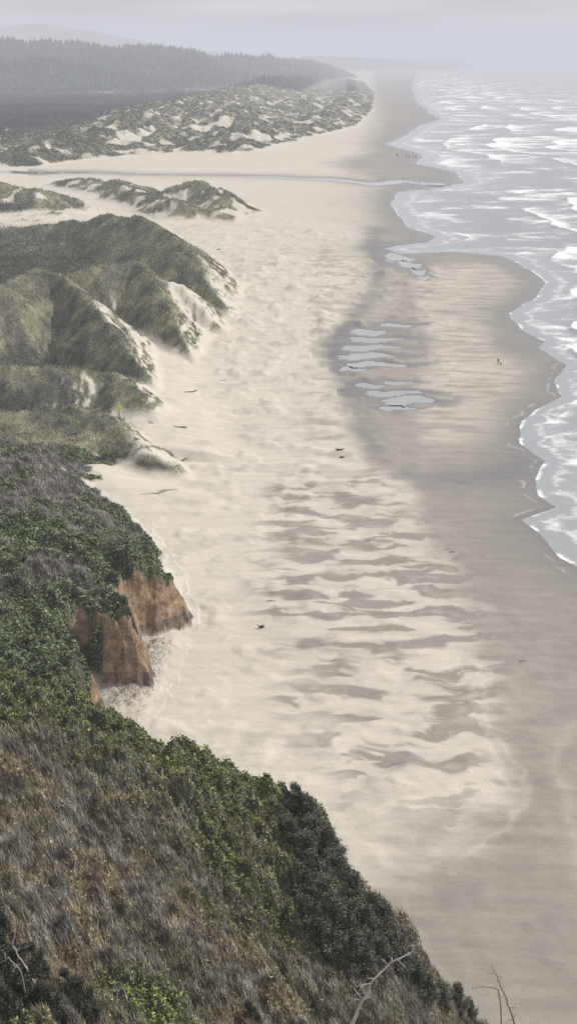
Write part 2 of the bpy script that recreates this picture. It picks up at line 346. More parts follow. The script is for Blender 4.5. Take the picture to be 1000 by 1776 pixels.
# ground material
g=NT('ground_sand_and_soil'); c=g.attr('Col'); rk=g.attr('rock','Fac')
n1=g.noise(.35,6,g.pos((.5,1.3,1))); n2=g.noise(3,3,g.pos()); nr=g.noise(.9,8,g.pos((1,1,1.4)),.72)
c=g.mulc(g.mulc(c,g.ramp(n1,.3,.7,.90,1.09)),g.ramp(n2,.3,.7,.94,1.06))
rkm=g.math('ADD',1.0,g.math('MULTIPLY',rk,g.ramp(nr,.3,.7,-.65,.6))); c=g.mulc(c,rkm)
g.L(c,g.b.inputs['Base Color'])
g.L(g.attr('rough','Fac'),g.b.inputs['Roughness']); g.b.inputs['Specular IOR Level'].default_value=.4
hm_=g.math('ADD',n1,g.noise(1.2,5,g.pos((.6,1.5,1)))); hm_=g.math('ADD',hm_,g.math('MULTIPLY',g.math('MULTIPLY',rk,nr),8.0))
g.bump(hm_,.4,.3)
idx=np.arange(NR*NC).reshape(NR,NC)
Q=np.stack([idx[:-1,:-1],idx[:-1,1:],idx[1:,1:],idx[1:,:-1]],-1).reshape(-1,4)
co=np.stack([X,Y,ZG],-1).reshape(-1,3)
gm=new_mesh('ground',co,Q.ravel(),np.full(len(Q),4),C.reshape(-1,3),g.m,True,{'rough':rough.ravel(),'rock':cliff.ravel()})
add('ground',gm,'pale sand beach backed by grassy dunes and shrubby bluffs','beach','structure')
print('ground',time.time()-T0)
# ---------------------------------------------------------------- sea
s=-sd; ln=np.clip(Y/450,.8,3)
wob=LN(X,Y,60,80,3,221)
ph=s/(20*ln)+1.6*wob
fr=ph-np.floor(ph)
env=sstep(4*ln,9*ln,s)*(1-.7*sstep(160,500,s))*(1-sstep(600,1100,s))
brk=sstep(-.08,.2,LN(X,Y,42,60,4,225)+.35*wob+.06)
lace=LN(X,Y,7,6,5,227); lace2=LN(X,Y,16,12,5,228)
foam=(np.exp(-fr*4.0)+.8*np.exp(-fr*1.4)*sstep(-.2,.3,lace))*env*brk+.6*env*sstep(.0,.38,lace2)
caps=.5*sstep(.2,.45,LN(X,Y,50,18,5,229))*sstep(30,90,s)*(1-sstep(800,1700,s))*(Y<12000)
edge=.8*np.exp(-np.maximum(s,0)/(.4*ln))*sstep(-.05,.3,fbm(X/8,Y/10,2,231))+.4*np.exp(-((s-5*ln-4*lace)/(1.2*ln))**2)
foam=np.clip(foam*1.1+caps+edge,0,1)
crest=np.exp(-((fr-.03)/.09)**2)+np.exp(-((fr-1.03)/.09)**2)
ZW=.02+crest*env*.8*brk+.25*sstep(10,60,s)*fbm(X/14,Y/9,3,233)*np.clip(ln,1,2)
ZW=np.where(s<6,.02,ZW)
near=(ZG<.12)&(sd<25)
keep=near[:-1,:-1]|near[1:,:-1]|near[:-1,1:]|near[1:,1:]
def sub_mesh(name,keep,Zs,mat,attrs=None):
    q=Q.reshape(NR-1,NC-1,4)[keep]; u,inv=np.unique(q.ravel(),return_inverse=True)
    cc=np.stack([X.ravel()[u],Y.ravel()[u],Zs.ravel()[u] if hasattr(Zs,'ravel') else np.full(len(u),Zs)],-1)
    return new_mesh(name,cc,inv.astype(np.int32),np.full(len(q),4),None,mat,True,{k:v.ravel()[u] for k,v in (attrs or {}).items()})
w=NT('sea_water'); fo=w.attr('foam','Fac'); ch=w.attr('chop','Fac')
nf=w.noise(.9,6,w.pos((.7,1,1)),.7); nf2=w.noise(.16,5,w.pos((.7,1,1)),.65)
sb=w.math('ADD',w.math('MULTIPLY',w.math('ADD',nf,nf2),1.6),-1.68)
ff=w.ramp(w.math('ADD',fo,w.math('MULTIPLY',sb,w.ramp(fo,0,.25,.25,1))),.06,.85)
mx=w.N('ShaderNodeMix',data_type='RGBA'); mx.inputs[6].default_value=(.32,.33,.332,1); mx.inputs[7].default_value=(.85,.85,.85,1); w.L(ff,mx.inputs[0]); w.L(mx.outputs[2],w.b.inputs['Base Color'])
w.L(w.ramp(ff,0,1,.14,.8),w.b.inputs['Roughness']); w.b.inputs['IOR'].default_value=1.33
nb=w.noise(.5,6,w.pos((.8,1.5,1)),.6)
w.bump(w.math('MULTIPLY',nb,ch),.8,.8)
sea=sub_mesh('sea_water',keep,ZW.astype(np.float32),w.m,{'foam':foam,'chop':sstep(2*ln,25*ln,s)+.03})
add('sea_water',sea,'grey ocean with white breaking surf and thin swash','sea','structure')
pw=NT('still_water'); pw.b.inputs['Base Color'].default_value=(.34,.34,.33,1); pw.b.inputs['Roughness'].default_value=.04; pw.b.inputs['IOR'].default_value=1.33
pw.bump(pw.noise(1.5,3,pw.pos()),.04,.05)
for i in range(len(pools)):
    n=(pid==i)&(pmask>-.0)
    kp=n[:-1,:-1]|n[1:,:-1]|n[:-1,1:]|n[1:,1:]
    if kp.sum()<2: continue
    me=sub_mesh('tide_pool',kp,poolz,pw.m)
    add('tide_pool',me,'shallow elongated tide pool reflecting sky on wet sand','tide pool','structure','tide pools on the beach')
n=(cmask>0)&cz&(sd>2)
kp=n[:-1,:-1]|n[1:,:-1]|n[:-1,1:]|n[1:,1:]
add('creek_water',sub_mesh('creek_water',kp,.45,pw.m),'shallow creek crossing the sand to the sea','creek','structure')
print('water',time.time()-T0)
# ---------------------------------------------------------------- samplers
def gidx(x,y):
    r=np.interp(y,ROW,np.arange(NR)); a=x/np.sqrt(y**2+900); c_=np.interp(a,ACOL,np.arange(NC)); return r,c_
def samp(A,x,y):
    r,c_=gidx(x,y); r0=np.clip(r.astype(int),0,NR-2); c0=np.clip(c_.astype(int),0,NC-2); fr_=r-r0; fc_=c_-c0
    return (A[r0,c0]*(1-fc_)+A[r0,c0+1]*fc_)*(1-fr_)+(A[r0+1,c0]*(1-fc_)+A[r0+1,c0+1]*fc_)*fr_
def gz(x,y): return float(samp(ZG,np.array([x],float),np.array([y],float))[0])
def terrain_at(u,v):
    # where a surveyed sight line first meets the terrain
    yy=np.linspace(26,400,6000); a=(u-500)/F; b=(888-v)/F; t=yy/(cp+b*sp); xx=t*a; zz_=CAM_Z-t*(sp-b*cp)
    below=samp(ZG,xx,yy)>zz_; i=int(np.argmax(below)); return float(xx[i]),float(yy[i]),float(samp(ZG,xx[i:i+1],yy[i:i+1])[0])
def rand_area(n,y0,y1,a0=-.27,a1=.24):
    yy=np.exp(rng.uniform(math.log(y0),math.log(y1),n)); aa=rng.uniform(a0,a1,n); return aa*np.sqrt(yy**2+900),yy
def blades(x,y,z,h,w,lean,col,tipf=1.25):
    n=len(x); th=rng.uniform(0,2*np.pi,n); dx=np.cos(th)*w/2; dy=np.sin(th)*w/2
    lx=lean[0]*h+rng.normal(0,.28,n)*h; ly=lean[1]*h+rng.normal(0,.28,n)*h
    v=np.stack([np.stack([x-dx,y-dy,z],-1),np.stack([x+dx,y+dy,z],-1),np.stack([x+lx,y+ly,z+h],-1)],1).reshape(-1,3)
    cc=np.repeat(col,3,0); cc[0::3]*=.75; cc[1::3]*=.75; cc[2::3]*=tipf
    return v,cc
def leaves(x,y,z,s_,col,flat=.6):
    n=len(x); a=rng.normal(size=(n,3)); a[:,2]*=flat; a/=np.linalg.norm(a,axis=1,keepdims=True)
    b=rng.normal(size=(n,3)); b-=a*(a*b).sum(1,keepdims=True); b/=np.linalg.norm(b,axis=1,keepdims=True)
    p=np.stack([x,y,z],-1); a=a*s_[:,None]; b=b*s_[:,None]*.55
    v=np.stack([p-a,p-b,p+a,p+b],1).reshape(-1,3)
    return v,np.repeat(col,4,0)
def tri_mesh(name,parts,mat):
    vs=[];cs=[];fl=[];ct=[];o=0
    for v,c_,k in parts:
        vs.append(v);cs.append(c_);fl.append(np.arange(len(v))+o);ct.append(np.full(len(v)//k,k));o+=len(v)
    return new_mesh(name,np.concatenate(vs),np.concatenate(fl),np.concatenate(ct),np.clip(np.concatenate(cs),.005,.7),mat,False)
fol=attr_mat('foliage_leaf',.75,.2,.15,2.0)
# near hillside cover
x,y=rand_area(780000,34,150); rel_=samp(sdh,x,y); z=samp(ZG,x,y)
ok=(rel_>-24)&(z>2.2); x,y,z,rel_=x[ok],y[ok],z[ok],rel_[ok]; n=len(x)
p1=fbm(x/9,y/12,3,301); p2=fbm(x/3,y/3,3,303); p3=pn(x/1.1,y/1.1,305)
crestw=np.exp(-(np.maximum(rel_,0)/(11+8*p1))**2)*sstep(6,0,x)
gA=terrain_at(270,1745); gB=terrain_at(20,1765)
bott=np.exp(-((x-gA[0])/3.2)**2-((y-gA[1])/2.6)**2)+np.exp(-((x-gB[0])/1.8)**2-((y-gB[1])/1.8)**2)
greenw=np.clip(crestw*.95+1.1*bott+ .65*sstep(.2,.38,p1),.04,.9)
isg=rng.random(n)<greenw
twig=(~isg)&(rng.random(n)<.18+.75*sstep(-.3,.25,p2-.05))
G_=np.array([.225,.255,.085]);G2=np.array([.115,.142,.06]);B_=np.array([.37,.30,.19]);T_=np.array([.42,.395,.355]);K_=np.array([.18,.165,.105])
r1=rng.random((n,1))
colg=G_*r1+G2*(1-r1); colg=colg*(1+.75*p3[:,None])*(.55+.85*rng.random((n,1)))*(1+.4*np.clip(bott,0,1)[:,None])
bz_=sstep(-.3,.15,fbm(x/6,y/6,2,311))[:,None]; colb=(B_*bz_+K_*(1-bz_))*(.5+.9*rng.random((n,1)))*(1+.7*p3[:,None])
colt=T_*(.4+.9*rng.random((n,1)))*(1+.7*p3[:,None])
hgt=rng.random(n)**2*.35
lf=isg|((~twig)&(rng.random(n)<.3)); cl=np.where(isg[:,None],colg,colb)
parts=[(*leaves(x[lf],y[lf],z[lf]+hgt[lf],.045+.07*rng.random(lf.sum())+.0006*y[lf],cl[lf]),4)]
gb=~lf; cb=np.where(twig[:,None],colt,colb*1.1)
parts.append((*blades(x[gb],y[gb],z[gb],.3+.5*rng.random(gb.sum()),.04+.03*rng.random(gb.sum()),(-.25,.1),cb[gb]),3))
add('shrub_cover',tri_mesh('shrub_cover',parts,fol),'low green salal, brown grass and grey twigs covering steep hillside','shrubs','stuff')
# bluff cover
x,y=rand_area(360000,150,294,-.27,-.02); d_=samp(sdb,x,y); z=samp(ZG,x,y); v_=samp(veg,x,y); cf=samp(cliff,x,y)
ok=(v_>.4)&(cf<.35)&((d_>.2)|(samp(sdi,x,y)>0))&(z>2); x,y,z,d_=x[ok],y[ok],z[ok],d_[ok]; n=len(x)
p1=fbm(x/10,y/14,3,321)+.3*sstep(8,2,d_)-.05; gw=sstep(-.25,.2,p1+.3*np.exp(-((y-208)/12)**2)-.25*sstep(240,270,y)); isg=rng.random(n)<gw
col=np.where(isg[:,None],np.array([.20,.235,.135]),np.array([.33,.31,.28]))*(.45+.9*rng.random((n,1)))*(1+.95*fbm(x/2.5,y/2.5,2,323)[:,None])
parts=[(*leaves(x[isg],y[isg],z[isg]+rng.random(isg.sum())*.5,.16+.16*rng.random(isg.sum()),col[isg]),4)]
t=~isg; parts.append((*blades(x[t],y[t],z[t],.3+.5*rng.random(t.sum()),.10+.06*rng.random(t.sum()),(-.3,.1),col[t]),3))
add('bluff_shrub_cover',tri_mesh('bluff_shrub_cover',parts,fol),'dense green and grey shrubs blanketing a rounded coastal bluff','shrubs','stuff')
# dune grass
x,y=rand_area(620000,284,1500,-.27,.0); z=samp(ZG,x,y); v_=samp(veg,x,y)
ok=(v_>rng.random(len(x))*.8+.15)&(z>1.2); x,y,z=x[ok],y[ok],z[ok]; n=len(x); s2=np.clip(y/400,.8,3)
f=sstep(-.25,.3,LN(x,y,9,13,4,191))[:,None]
col=np.array([.33,.32,.215])*f+np.array([.18,.19,.13])*(1-f); col=col*(.6+.75*rng.random((n,1)))*(1+1.0*LN(x,y,3,4,2,331)[:,None])
dk2=samp(dk[...,0],x,y)[:,None]; col=col*(1-.55*dk2)
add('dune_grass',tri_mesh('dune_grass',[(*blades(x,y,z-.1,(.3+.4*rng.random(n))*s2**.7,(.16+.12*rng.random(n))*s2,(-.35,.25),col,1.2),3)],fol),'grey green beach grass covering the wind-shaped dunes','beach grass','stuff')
# backland + far dunes scrub
x,y=rand_area(140000,1150,4200,-.3,.06); z=samp(ZG,x,y); v_=samp(veg,x,y); ok=(v_>.6)&(z>1.5); x,y,z=x[ok],y[ok],z[ok]; n=len(x)
dk2=samp(dk[...,0],x,y)[:,None]; bk2=fbm(x/90,y/260,4,197)[:,None]
col=(np.array([.17,.17,.115])*(1-dk2)+np.array([.045,.05,.04])*(1+1.8*bk2)*dk2)*(.5+rng.random((n,1)))
add('scrub_cover',tri_mesh('scrub_cover',[(*blades(x,y,z-.3,(1.0+1.8*rng.random(n))*(.6+1.2*dk2[:,0]),3+3*rng.random(n),(0,0),col,1.1),3)],fol),'dark scrub and grass hummocks behind the beach','scrub','stuff')
# forest
n=30000; y=rng.uniform(3700,8900,n); x=rng.uniform(-.28,.05,n)*y; z=samp(ZG,x,y); rr=samp(rel,x,y)
ok=(rr>12)&(z>12)&(x<.03*y); x,y,z=x[ok],y[ok],z[ok]; n=len(x); ht=rng.uniform(9,19,n)*(1+.5*pn(x/150,y/150,341))*np.where(rng.random(n)<.08,1.35,1)*np.interp(y,[5500,8000],[1,.5]); wd=ht*rng.uniform(.2,.32,n)
K=6; th=np.linspace(0,2*np.pi,K,endpoint=False)
ring1=np.stack([x[:,None]+np.cos(th)*wd[:,None],y[:,None]+np.sin(th)*wd[:,None],np.repeat((z+ht*.05)[:,None],K,1)],-1)
tip=np.stack([x+rng.normal(0,.6,n),y,z+ht],-1)
V=np.concatenate([ring1,tip[:,None,:]],1).reshape(-1,3); b0=(np.arange(n)*(K+1))[:,None,None]
tri=np.array([[i,(i+1)%K,K] for i in range(K)])[None]+b0
cc=np.repeat(np.array([.030,.040,.032])*(.4+1.2*rng.random((n,1))),K+1,0)
fm=new_mesh('forest',V,tri.ravel(),np.full(n*K,3),cc,fol,False)
add('forest',fm,'hazy dark conifer forest covering the inland hills','forest','stuff')
print('cover',time.time()-T0)
# ---------------------------------------------------------------- tubes / trees
def tube(pts,rad,k=6):
    P=np.array(pts,float); n=len(P); V=[];Fc=[]
    for i in range(n):
        d=P[min(i+1,n-1)]-P[max(i-1,0)]; d/=np.linalg.norm(d)+1e-9
        u=np.cross(d,[.3,.9,.2]); u/=np.linalg.norm(u)+1e-9; v=np.cross(d,u)
        for j in range(k):
            a=2*math.pi*j/k; V.append(P[i]+rad[i]*(math.cos(a)*u+math.sin(a)*v))
    for i in range(n-1):
        for j in range(k): Fc.append((i*k+j,i*k+(j+1)%k,(i+1)*k+(j+1)%k,(i+1)*k+j))
    Fc.append(tuple(range(k))[::-1]); Fc.append(tuple((n-1)*k+j for j in range(k)))
    return V,Fc
def join_tubes(name,ts,mat):
    V=[];Fc=[]
    for v,f in ts:
        o=len(V); V+=[tuple(p) for p in v]; Fc+=[tuple(i+o for i in q) for q in f]
    me=bpy.data.meshes.new(name); me.from_pydata(V,[],Fc); me.update()
    for p in me.polygons: p.use_smooth=True
    me.materials.append(mat); return me
bark=flat_mat('weathered_bark',(.16,.13,.11),.9,.4,3); pale=flat_mat('bleached_wood',(.5,.46,.41),.85,.35,5); darkwood=flat_mat('dark_driftwood',(.07,.055,.045),.9,.4,4)
def spruce_meshes(seed,h,tone=1.0):
    global rng
    r=np.random.default_rng(seed)
    tp=[(0,0,-.8)]
    for i in range(1,9):
        t=i/8; tp.append((-.35*h*t*t+.05*r.normal(),.06*h*t,h*t*.92))
    ts=[tube(tp,[.16*h/4*(1-.9*i/8) for i in range(9)],7)]
    cen=[]
    for b in range(34):
        t=r.uniform(.08,1); base_=np.array([np.interp(t,np.linspace(0,1,9),[p[k] for p in tp]) for k in range(3)])
        L=h*(.42*(1-t)+.10)*r.uniform(.6,1.15); a=r.uniform(0,2*math.pi)
        d=np.array([math.cos(a)*.8-.45,math.sin(a)*.8,r.uniform(-.15,.3)]); e=base_+d*L
        ts.append(tube([base_,base_+d*L*.5+[0,0,.03*h],e],[.022*h/4,.014*h/4,.006],4))
        br=r.random()
        for s_ in range(26):
            q=r.uniform(.25,1.08); cen.append(np.append(base_+d*L*q+r.normal(0,.07*h/4*2,3),br))
    cen=np.array(cen); m=9; pc=np.repeat(cen,m,0); pc[:,:3]+=r.normal(0,.10,(len(pc),3))
    k=len(pc); sv=rng; rng=r
    v,c_=leaves(pc[:,0],pc[:,1],pc[:,2],r.uniform(.045,.10,k),tone*(np.array([.06,.078,.045])*(1-pc[:,3:4])+np.array([.22,.21,.17])*pc[:,3:4])*(.5+1.0*r.random((k,1))),.5)
    rng=sv
    return join_tubes('trunk',ts,bark),tri_mesh('crown',[(v,c_,4)],fol)
var=[spruce_meshes(11,5.0),spruce_meshes(12,4.2),spruce_meshes(13,3.4),spruce_meshes(14,3.6,.45)]
def put_tree(u,v,k,sc_,rot,label,g_='windswept spruces on the hillside edge'):
    x,y,zg=terrain_at(u,v)
    e=add('spruce_tree',None,label,'tree',None,g_,None,(x,y,zg)); e.scale=(sc_,)*3; e.rotation_euler=(0,0,rot)
    add('trunk',var[k][0],parent=e); add('crown',var[k][1],parent=e)
L1='dark windswept spruce clinging to the steep slope edge'
for i,(u,v,k,s_) in enumerate([(525,1415,2,.75),(548,1440,2,.85),(520,1470,0,.6),(565,1480,1,.8),(590,1510,0,.75),(555,1530,1,.9),(612,1560,0,.8),(590,1590,1,.9),(640,1590,1,.9),(655,1640,0,.85),(615,1640,2,1.1),(690,1650,1,.9),(680,1690,0,.75),(645,1700,2,1.0),(555,1610,2,.8),(505,1400,2,.5),(705,1690,2,.8),(540,1560,2,.9),(585,1660,2,.9),(500,1440,2,.6),(670,1610,2,.9)]):
    put_tree(u,v,k,s_,rng.uniform(-.5,.5),L1)
for (u,v,k,s_) in [(15,1690,3,.9),(-15,1650,3,1.0),(60,1745,3,.9),(445,1772,3,.45),(5,1610,3,.7),(110,1778,3,.8),(160,1775,3,.7),(75,1700,3,.6),(35,1770,3,.6),(130,1735,3,.5)]:
    put_tree(u,v,k,s_,rng.uniform(-1,1),'dense dark conifer shrub among grassy hillside cover','conifer shrubs in the hillside hollow')
for (u,v,k,s_) in [(750,1735,2,.8),(775,1755,2,.7),(800,1765,2,.75),(820,1775,2,.6),(730,1720,2,.7)]:
    put_tree(u,v,k,s_,rng.uniform(-1,1),'small scrubby grey green conifer at the slope foot')
def snag(name,path,Y0,r0,mat,label,nb,seed,blen=.5):
    r=np.random.default_rng(seed)
    if Y0 is None: Y0=terrain_at(path[0][0],path[0][1])[1]-.5
    P=[np.array(sited(u,v,Y0+dy)) for u,v,dy in path]
    b=P[0].copy(); b[2]=gz(b[0],b[1])-.4; P=[b]+P
    o=P[0].copy(); n=len(P); rad=[r0*(1-.85*i/(n-1)) for i in range(n)]
    tt=np.linspace(0,n-1,n*4); A=np.array(P); PP=np.stack([np.interp(tt,range(n),A[:,k]) for k in range(3)],1); PP[1:-1]+=r.normal(0,.03,PP[1:-1].shape)
    RR=np.interp(tt,range(n),rad); ts=[tube(PP-o,RR,6)]
    for b in range(nb):
        i=r.integers(len(PP)//3,len(PP)); d=r.normal(0,1,3); d[2]=abs(d[2])*.6; d/=np.linalg.norm(d); L=blen*r.uniform(.3,1.2)
        q=PP[i]-o; m=q+d*L*.5+r.normal(0,.06,3); e=m+d*L*.5+r.normal(0,.12,3); rr_=max(RR[i]*.5,.012); ts.append(tube([q,m,e],[rr_,rr_*.7,.006],4))
        for _ in range(2):
            d2=d+r.normal(0,.7,3); ts.append(tube([m,m+d2*L*.35],[rr_*.5,.005],4))
    add(name,join_tubes(name,ts,mat),label,'dead branch',None,None,None,tuple(o))
snag('dead_branch',[(600,1800,0),(625,1745,0),(645,1700,.4),(680,1668,.8),(712,1652,1),(727,1632,1)],68,.11,pale,'pale bleached bare branch forking upward from the shrubs',14,1,.8)
snag('dead_branch',[(895,1790,0),(882,1745,0),(865,1705,.3),(852,1672,.5)],80,.075,bark,'dark broken bare branch with short spiky twigs',12,2,.5)
snag('dead_branch',[(868,1745,0),(862,1716,0),(840,1711,.3),(818,1716,.5)],81,.05,bark,'thin bare twig reaching sideways above the sand',8,3,.4)
snag('dead_branch',[(50,1730,0),(58,1700,-.2),(40,1670,-.4),(22,1640,-.6),(28,1600,-.7),(12,1570,-.8)],None,.085,pale,'twisted pale dead trunk in a dark thicket',9,4,.5)
snag('dead_branch',[(50,1735,0),(35,1680,-.3),(15,1660,-.5),(0,1672,-.6)],None,.05,pale,'short pale dead limb in a dark thicket',5,5,.4)
# ---------------------------------------------------------------- driftwood
def driftwood(u,v,L,r0,rot,label,seed,stump=False,z=1.0):
    r=np.random.default_rng(seed); x,y,_=site(u,v,z); zg=gz(x,y)
    c_,s_=math.cos(rot),math.sin(rot); pts=[(c_*L*(t-.5)+r.normal(0,.04*L),s_*L*(t-.5)+r.normal(0,.04*L),r0*.7+r.normal(0,.03)+(.15*L*t*t if stump else 0)) for t in np.linspace(0,1,6)]
    ts=[tube(pts,[r0*(1.2-.7*t) for t in np.linspace(0,1,6)],7)]
    for b in range(7 if stump else 3):
        q=np.array(pts[0 if stump else r.integers(1,5)]); d=r.normal(0,1,3); d[2]=abs(d[2]); d/=np.linalg.norm(d); l=(r0*3 if stump else L*.25)
        ts.append(tube([q,q+d*l*.5,q+d*l+r.normal(0,.05,3)],[r0*.4,r0*.25,.02],5))
    add('driftwood_log',join_tubes('driftwood_log',ts,darkwood if stump else bark),label,'driftwood',None,'driftwood on the beach',None,(x,y,zg))
for i,a in enumerate([(455,1087,.6,.2,.3,'dark root stump lying on pale dry sand',True),(470,1041,1.4,.07,.1,'thin driftwood stick on pale dry sand',False),(590,779,1.5,.2,.05,'dark driftwood stump on damp sand',True),(593,792,.9,.17,.2,'small dark driftwood piece on damp sand',True),
 (265,874,5.5,.10,.5,'long thin driftwood branch half buried in sand',False),(290,868,4,.08,.3,'thin driftwood branch on a sand lobe',False),(905,1142,1.0,.05,.1,'small stick on damp smooth sand',False),(783,954,1.0,.07,0,'small dark stick on damp sand',False),
 (385,660,2.4,.07,.2,'weathered log at the dune foot',False),(330,688,3.5,.2,.6,'weathered log at the dune foot',False),(315,757,3,.2,.1,'weathered log at the dune foot',False),(318,802,2.4,.2,.9,'dark driftwood heap by the dune foot',True),(380,433,1.2,.2,.3,'dark stump on pale sand',True)]):
    driftwood(a[0],a[1],a[2],a[3],a[4],a[5],400+i,a[6])
x,y=rand_area(60000,165,215,-.2,-.06); t=samp(talus,x,y); ok=t>.3+.6*rng.random(len(x)); x,y=x[ok][:4500],y[ok][:4500]; z=samp(ZG,x,y)
add('cobble_scatter',tri_mesh('cobble_scatter',[(*leaves(x,y,z+.03,.04+.13*rng.random(len(x))**3,np.array([.36,.31,.27])*(.5+.9*rng.random((len(x),1))),2.0),4)],fol),'loose cobbles and pebbles below the eroding cliff','cobbles','stuff')
# ---------------------------------------------------------------- figures
def zone_mat(name,zs):
    k=NT(name); tc=k.N('ShaderNodeTexCoord'); sx=k.N('ShaderNodeSeparateXYZ'); k.L(tc.outputs['Object'],sx.inputs[0])
    mr=k.ramp(sx.outputs[2],0,2.0); cr_=k.N('ShaderNodeValToRGB'); cr_.color_ramp.interpolation='CONSTANT'; k.L(mr,cr_.inputs[0])
    els=cr_.color_ramp.elements
    while len(els)>1: els.remove(els[-1])
    for i,(zz_,c_) in enumerate(zs):
        e=els[0] if i==0 else els.new(zz_/2.0); e.position=zz_/2.0; e.color=(*c_,1)
    k.L(cr_.outputs[0],k.b.inputs['Base Color']); k.b.inputs['Roughness'].default_value=.8; return k.m
def skin_obj(name,J,E,mat,root,sub=2):
    me=bpy.data.meshes.new(name); me.from_pydata([j[:3] for j in J],E,[]); me.update(); me.materials.append(mat)
    o=bpy.data.objects.new(name,me); COL.objects.link(o)
    m=o.modifiers.new('Skin','SKIN'); m.use_smooth_shade=True
    sv=me.skin_vertices[0].data
    for i,j in enumerate(J): sv[i].radius=(j[3],j[4] if len(j)>4 else j[3]); sv[i].use_root=(i==root)
    s_=o.modifiers.new('Sub','SUBSURF'); s_.levels=sub; s_.render_levels=sub
    return o
def person_J(stride=.22,sit=False):
    J=[(0,0,.95,.16,.12),(0,0,1.15,.14,.10),(0,.01,1.38,.17,.11),(0,.01,1.50,.055),(0,.02,1.58,.07,.08),(0,.03,1.68,.095,.10),(0,.02,1.76,.05)]
    E=[(0,1),(1,2),(2,3),(3,4),(4,5),(5,6)]
    def ch(root,pts):
        p=root
        for q in pts: J.append(q); E.append((p,len(J)-1)); p=len(J)-1
    for sgn in (-1,1):
        f=sgn*stride
        if sit: ch(0,[(sgn*.12,.02,.90,.11),(sgn*.34,.25,.62,.075),(sgn*.36,.12,.22,.05),(sgn*.36,.26,.16,.04)])
        else: ch(0,[(sgn*.10,0,.86,.10),(sgn*.10,f*.6+.03,.48,.065),(sgn*.10,f,.09,.045),(sgn*.10,f+.16,.04,.04)])
        a=-f if not sit else .3
        ch(2,[(sgn*.20,.01,1.38,.06),(sgn*.24,a*.35,1.13,.045),(sgn*.24,a*.8+.06,.90 if not sit else 1.05,.035),(sgn*.24,a*.95+.08,.80 if not sit else 1.03,.03)])
    return J,E
pm=zone_mat('walker_clothing',[(0,(.03,.03,.035)),(.10,(.05,.06,.10)),(.95,(.04,.045,.06)),(1.50,(.5,.33,.25)),(1.70,(.06,.04,.03))])
J,E=person_J(); x,y,_=site(863,628,1); p=skin_obj('person',J,E,pm,0); p.location=(x,y,gz(x,y)); p.rotation_euler=(0,0,math.radians(160))
p['label']='walker in dark jacket and trousers striding on wet sand'; p['category']='person'
dm=flat_mat('dark_dog_coat',(.04,.03,.025),.8,.3,6)
def quad(s_):
    J=[(0,-.30,.50,.13,.14),(0,0,.50,.12,.14),(0,.26,.50,.13,.17),(0,.42,.62,.08),(0,.52,.74,.075),(0,.66,.71,.045),(0,-.48,.55,.03),(0,-.66,.48,.02)]
    E=[(0,1),(1,2),(2,3),(3,4),(4,5),(0,6),(6,7)]
    def ch(r,pts):
        p=r
        for q in pts: J.append(q);E.append((p,len(J)-1));p=len(J)-1
    for sg in(-1,1):
        ch(2,[(sg*.09,.26,.38,.06),(sg*.09,.26+.05*sg,.20,.032),(sg*.09,.28+.08*sg,.02,.03)])
        ch(0,[(sg*.09,-.28,.38,.075),(sg*.09,-.38,.19,.035),(sg*.09,-.32-.06*sg,.02,.03)])
        J.append((sg*.05,.50,.82,.02));E.append((4,len(J)-1))
    return [tuple(a*s_ for a in j) for j in J],E
J,E=quad(.95)
x,y,_=site(867.5,629,1); d=skin_obj('dog',J,E,dm,0); d.location=(x,y,gz(x,y)); d.rotation_euler=(0,0,math.radians(150)); d['label']='dark medium dog trotting beside the walker'; d['category']='dog'
hm=flat_mat('brown_horse_coat',(.06,.04,.03),.7,.3,2)
HJ=[(0,-.62,1.25,.29,.3),(0,-.1,1.2,.29,.3),(0,.45,1.22,.27,.31),(0,.75,1.5,.16,.2),(0,1.0,1.85,.13,.15),(0,1.3,1.72,.09,.10),(0,1.48,1.55,.075),(0,-.92,1.25,.06),(0,-1.05,.8,.07)]
HE=[(0,1),(1,2),(2,3),(3,4),(4,5),(5,6),(0,7),(7,8)]
def hch(r,pts):
    p=r
    for q in pts: HJ.append(q);HE.append((p,len(HJ)-1));p=len(HJ)-1
for sg in(-1,1):
    hch(2,[(sg*.17,.5,.95,.12),(sg*.17,.5+.1*sg,.52,.07),(sg*.17,.5+.1*sg,.12,.05),(sg*.17,.56+.1*sg,.04,.06)])
    hch(0,[(sg*.18,-.6,.95,.16),(sg*.18,-.78,.55,.08),(sg*.18,-.68-.1*sg,.12,.05),(sg*.18,-.62-.1*sg,.04,.06)])
    HJ.append((sg*.07,.98,2.02,.03));HE.append((4,len(HJ)-1))
ho=skin_obj('horse',HJ,HE,hm,0,1); SJ,SE=person_J(0,True); ri=skin_obj('person',SJ,SE,pm,0,1)
grp=[(689,271,1.6),(704,271,.2),(709,273,-.3),(716,273,.1),(720.5,273,.4)]
for i,(u,v,rot) in enumerate(grp):
    x,y,_=site(u,v,.5); zg=max(gz(x,y),.1)
    h_=ho if i==0 else ho.copy(); r_=ri if i==0 else ri.copy()
    if i: COL.objects.link(h_); COL.objects.link(r_)
    h_.location=(x,y,zg); h_.rotation_euler=(0,0,rot); r_.location=(x,y,zg+.62); r_.rotation_euler=(0,0,rot)
    h_['label']='dark brown horse standing on wet sand near the water'; h_['category']='horse'; h_['group']='horses by the creek mouth'
    r_['label']='rider in dark clothing sitting on a horse'; r_['category']='person'; r_['group']='riders by the creek mouth'
gmat=flat_mat('gull_plumage',(.16,.16,.165),.8,.5,3)
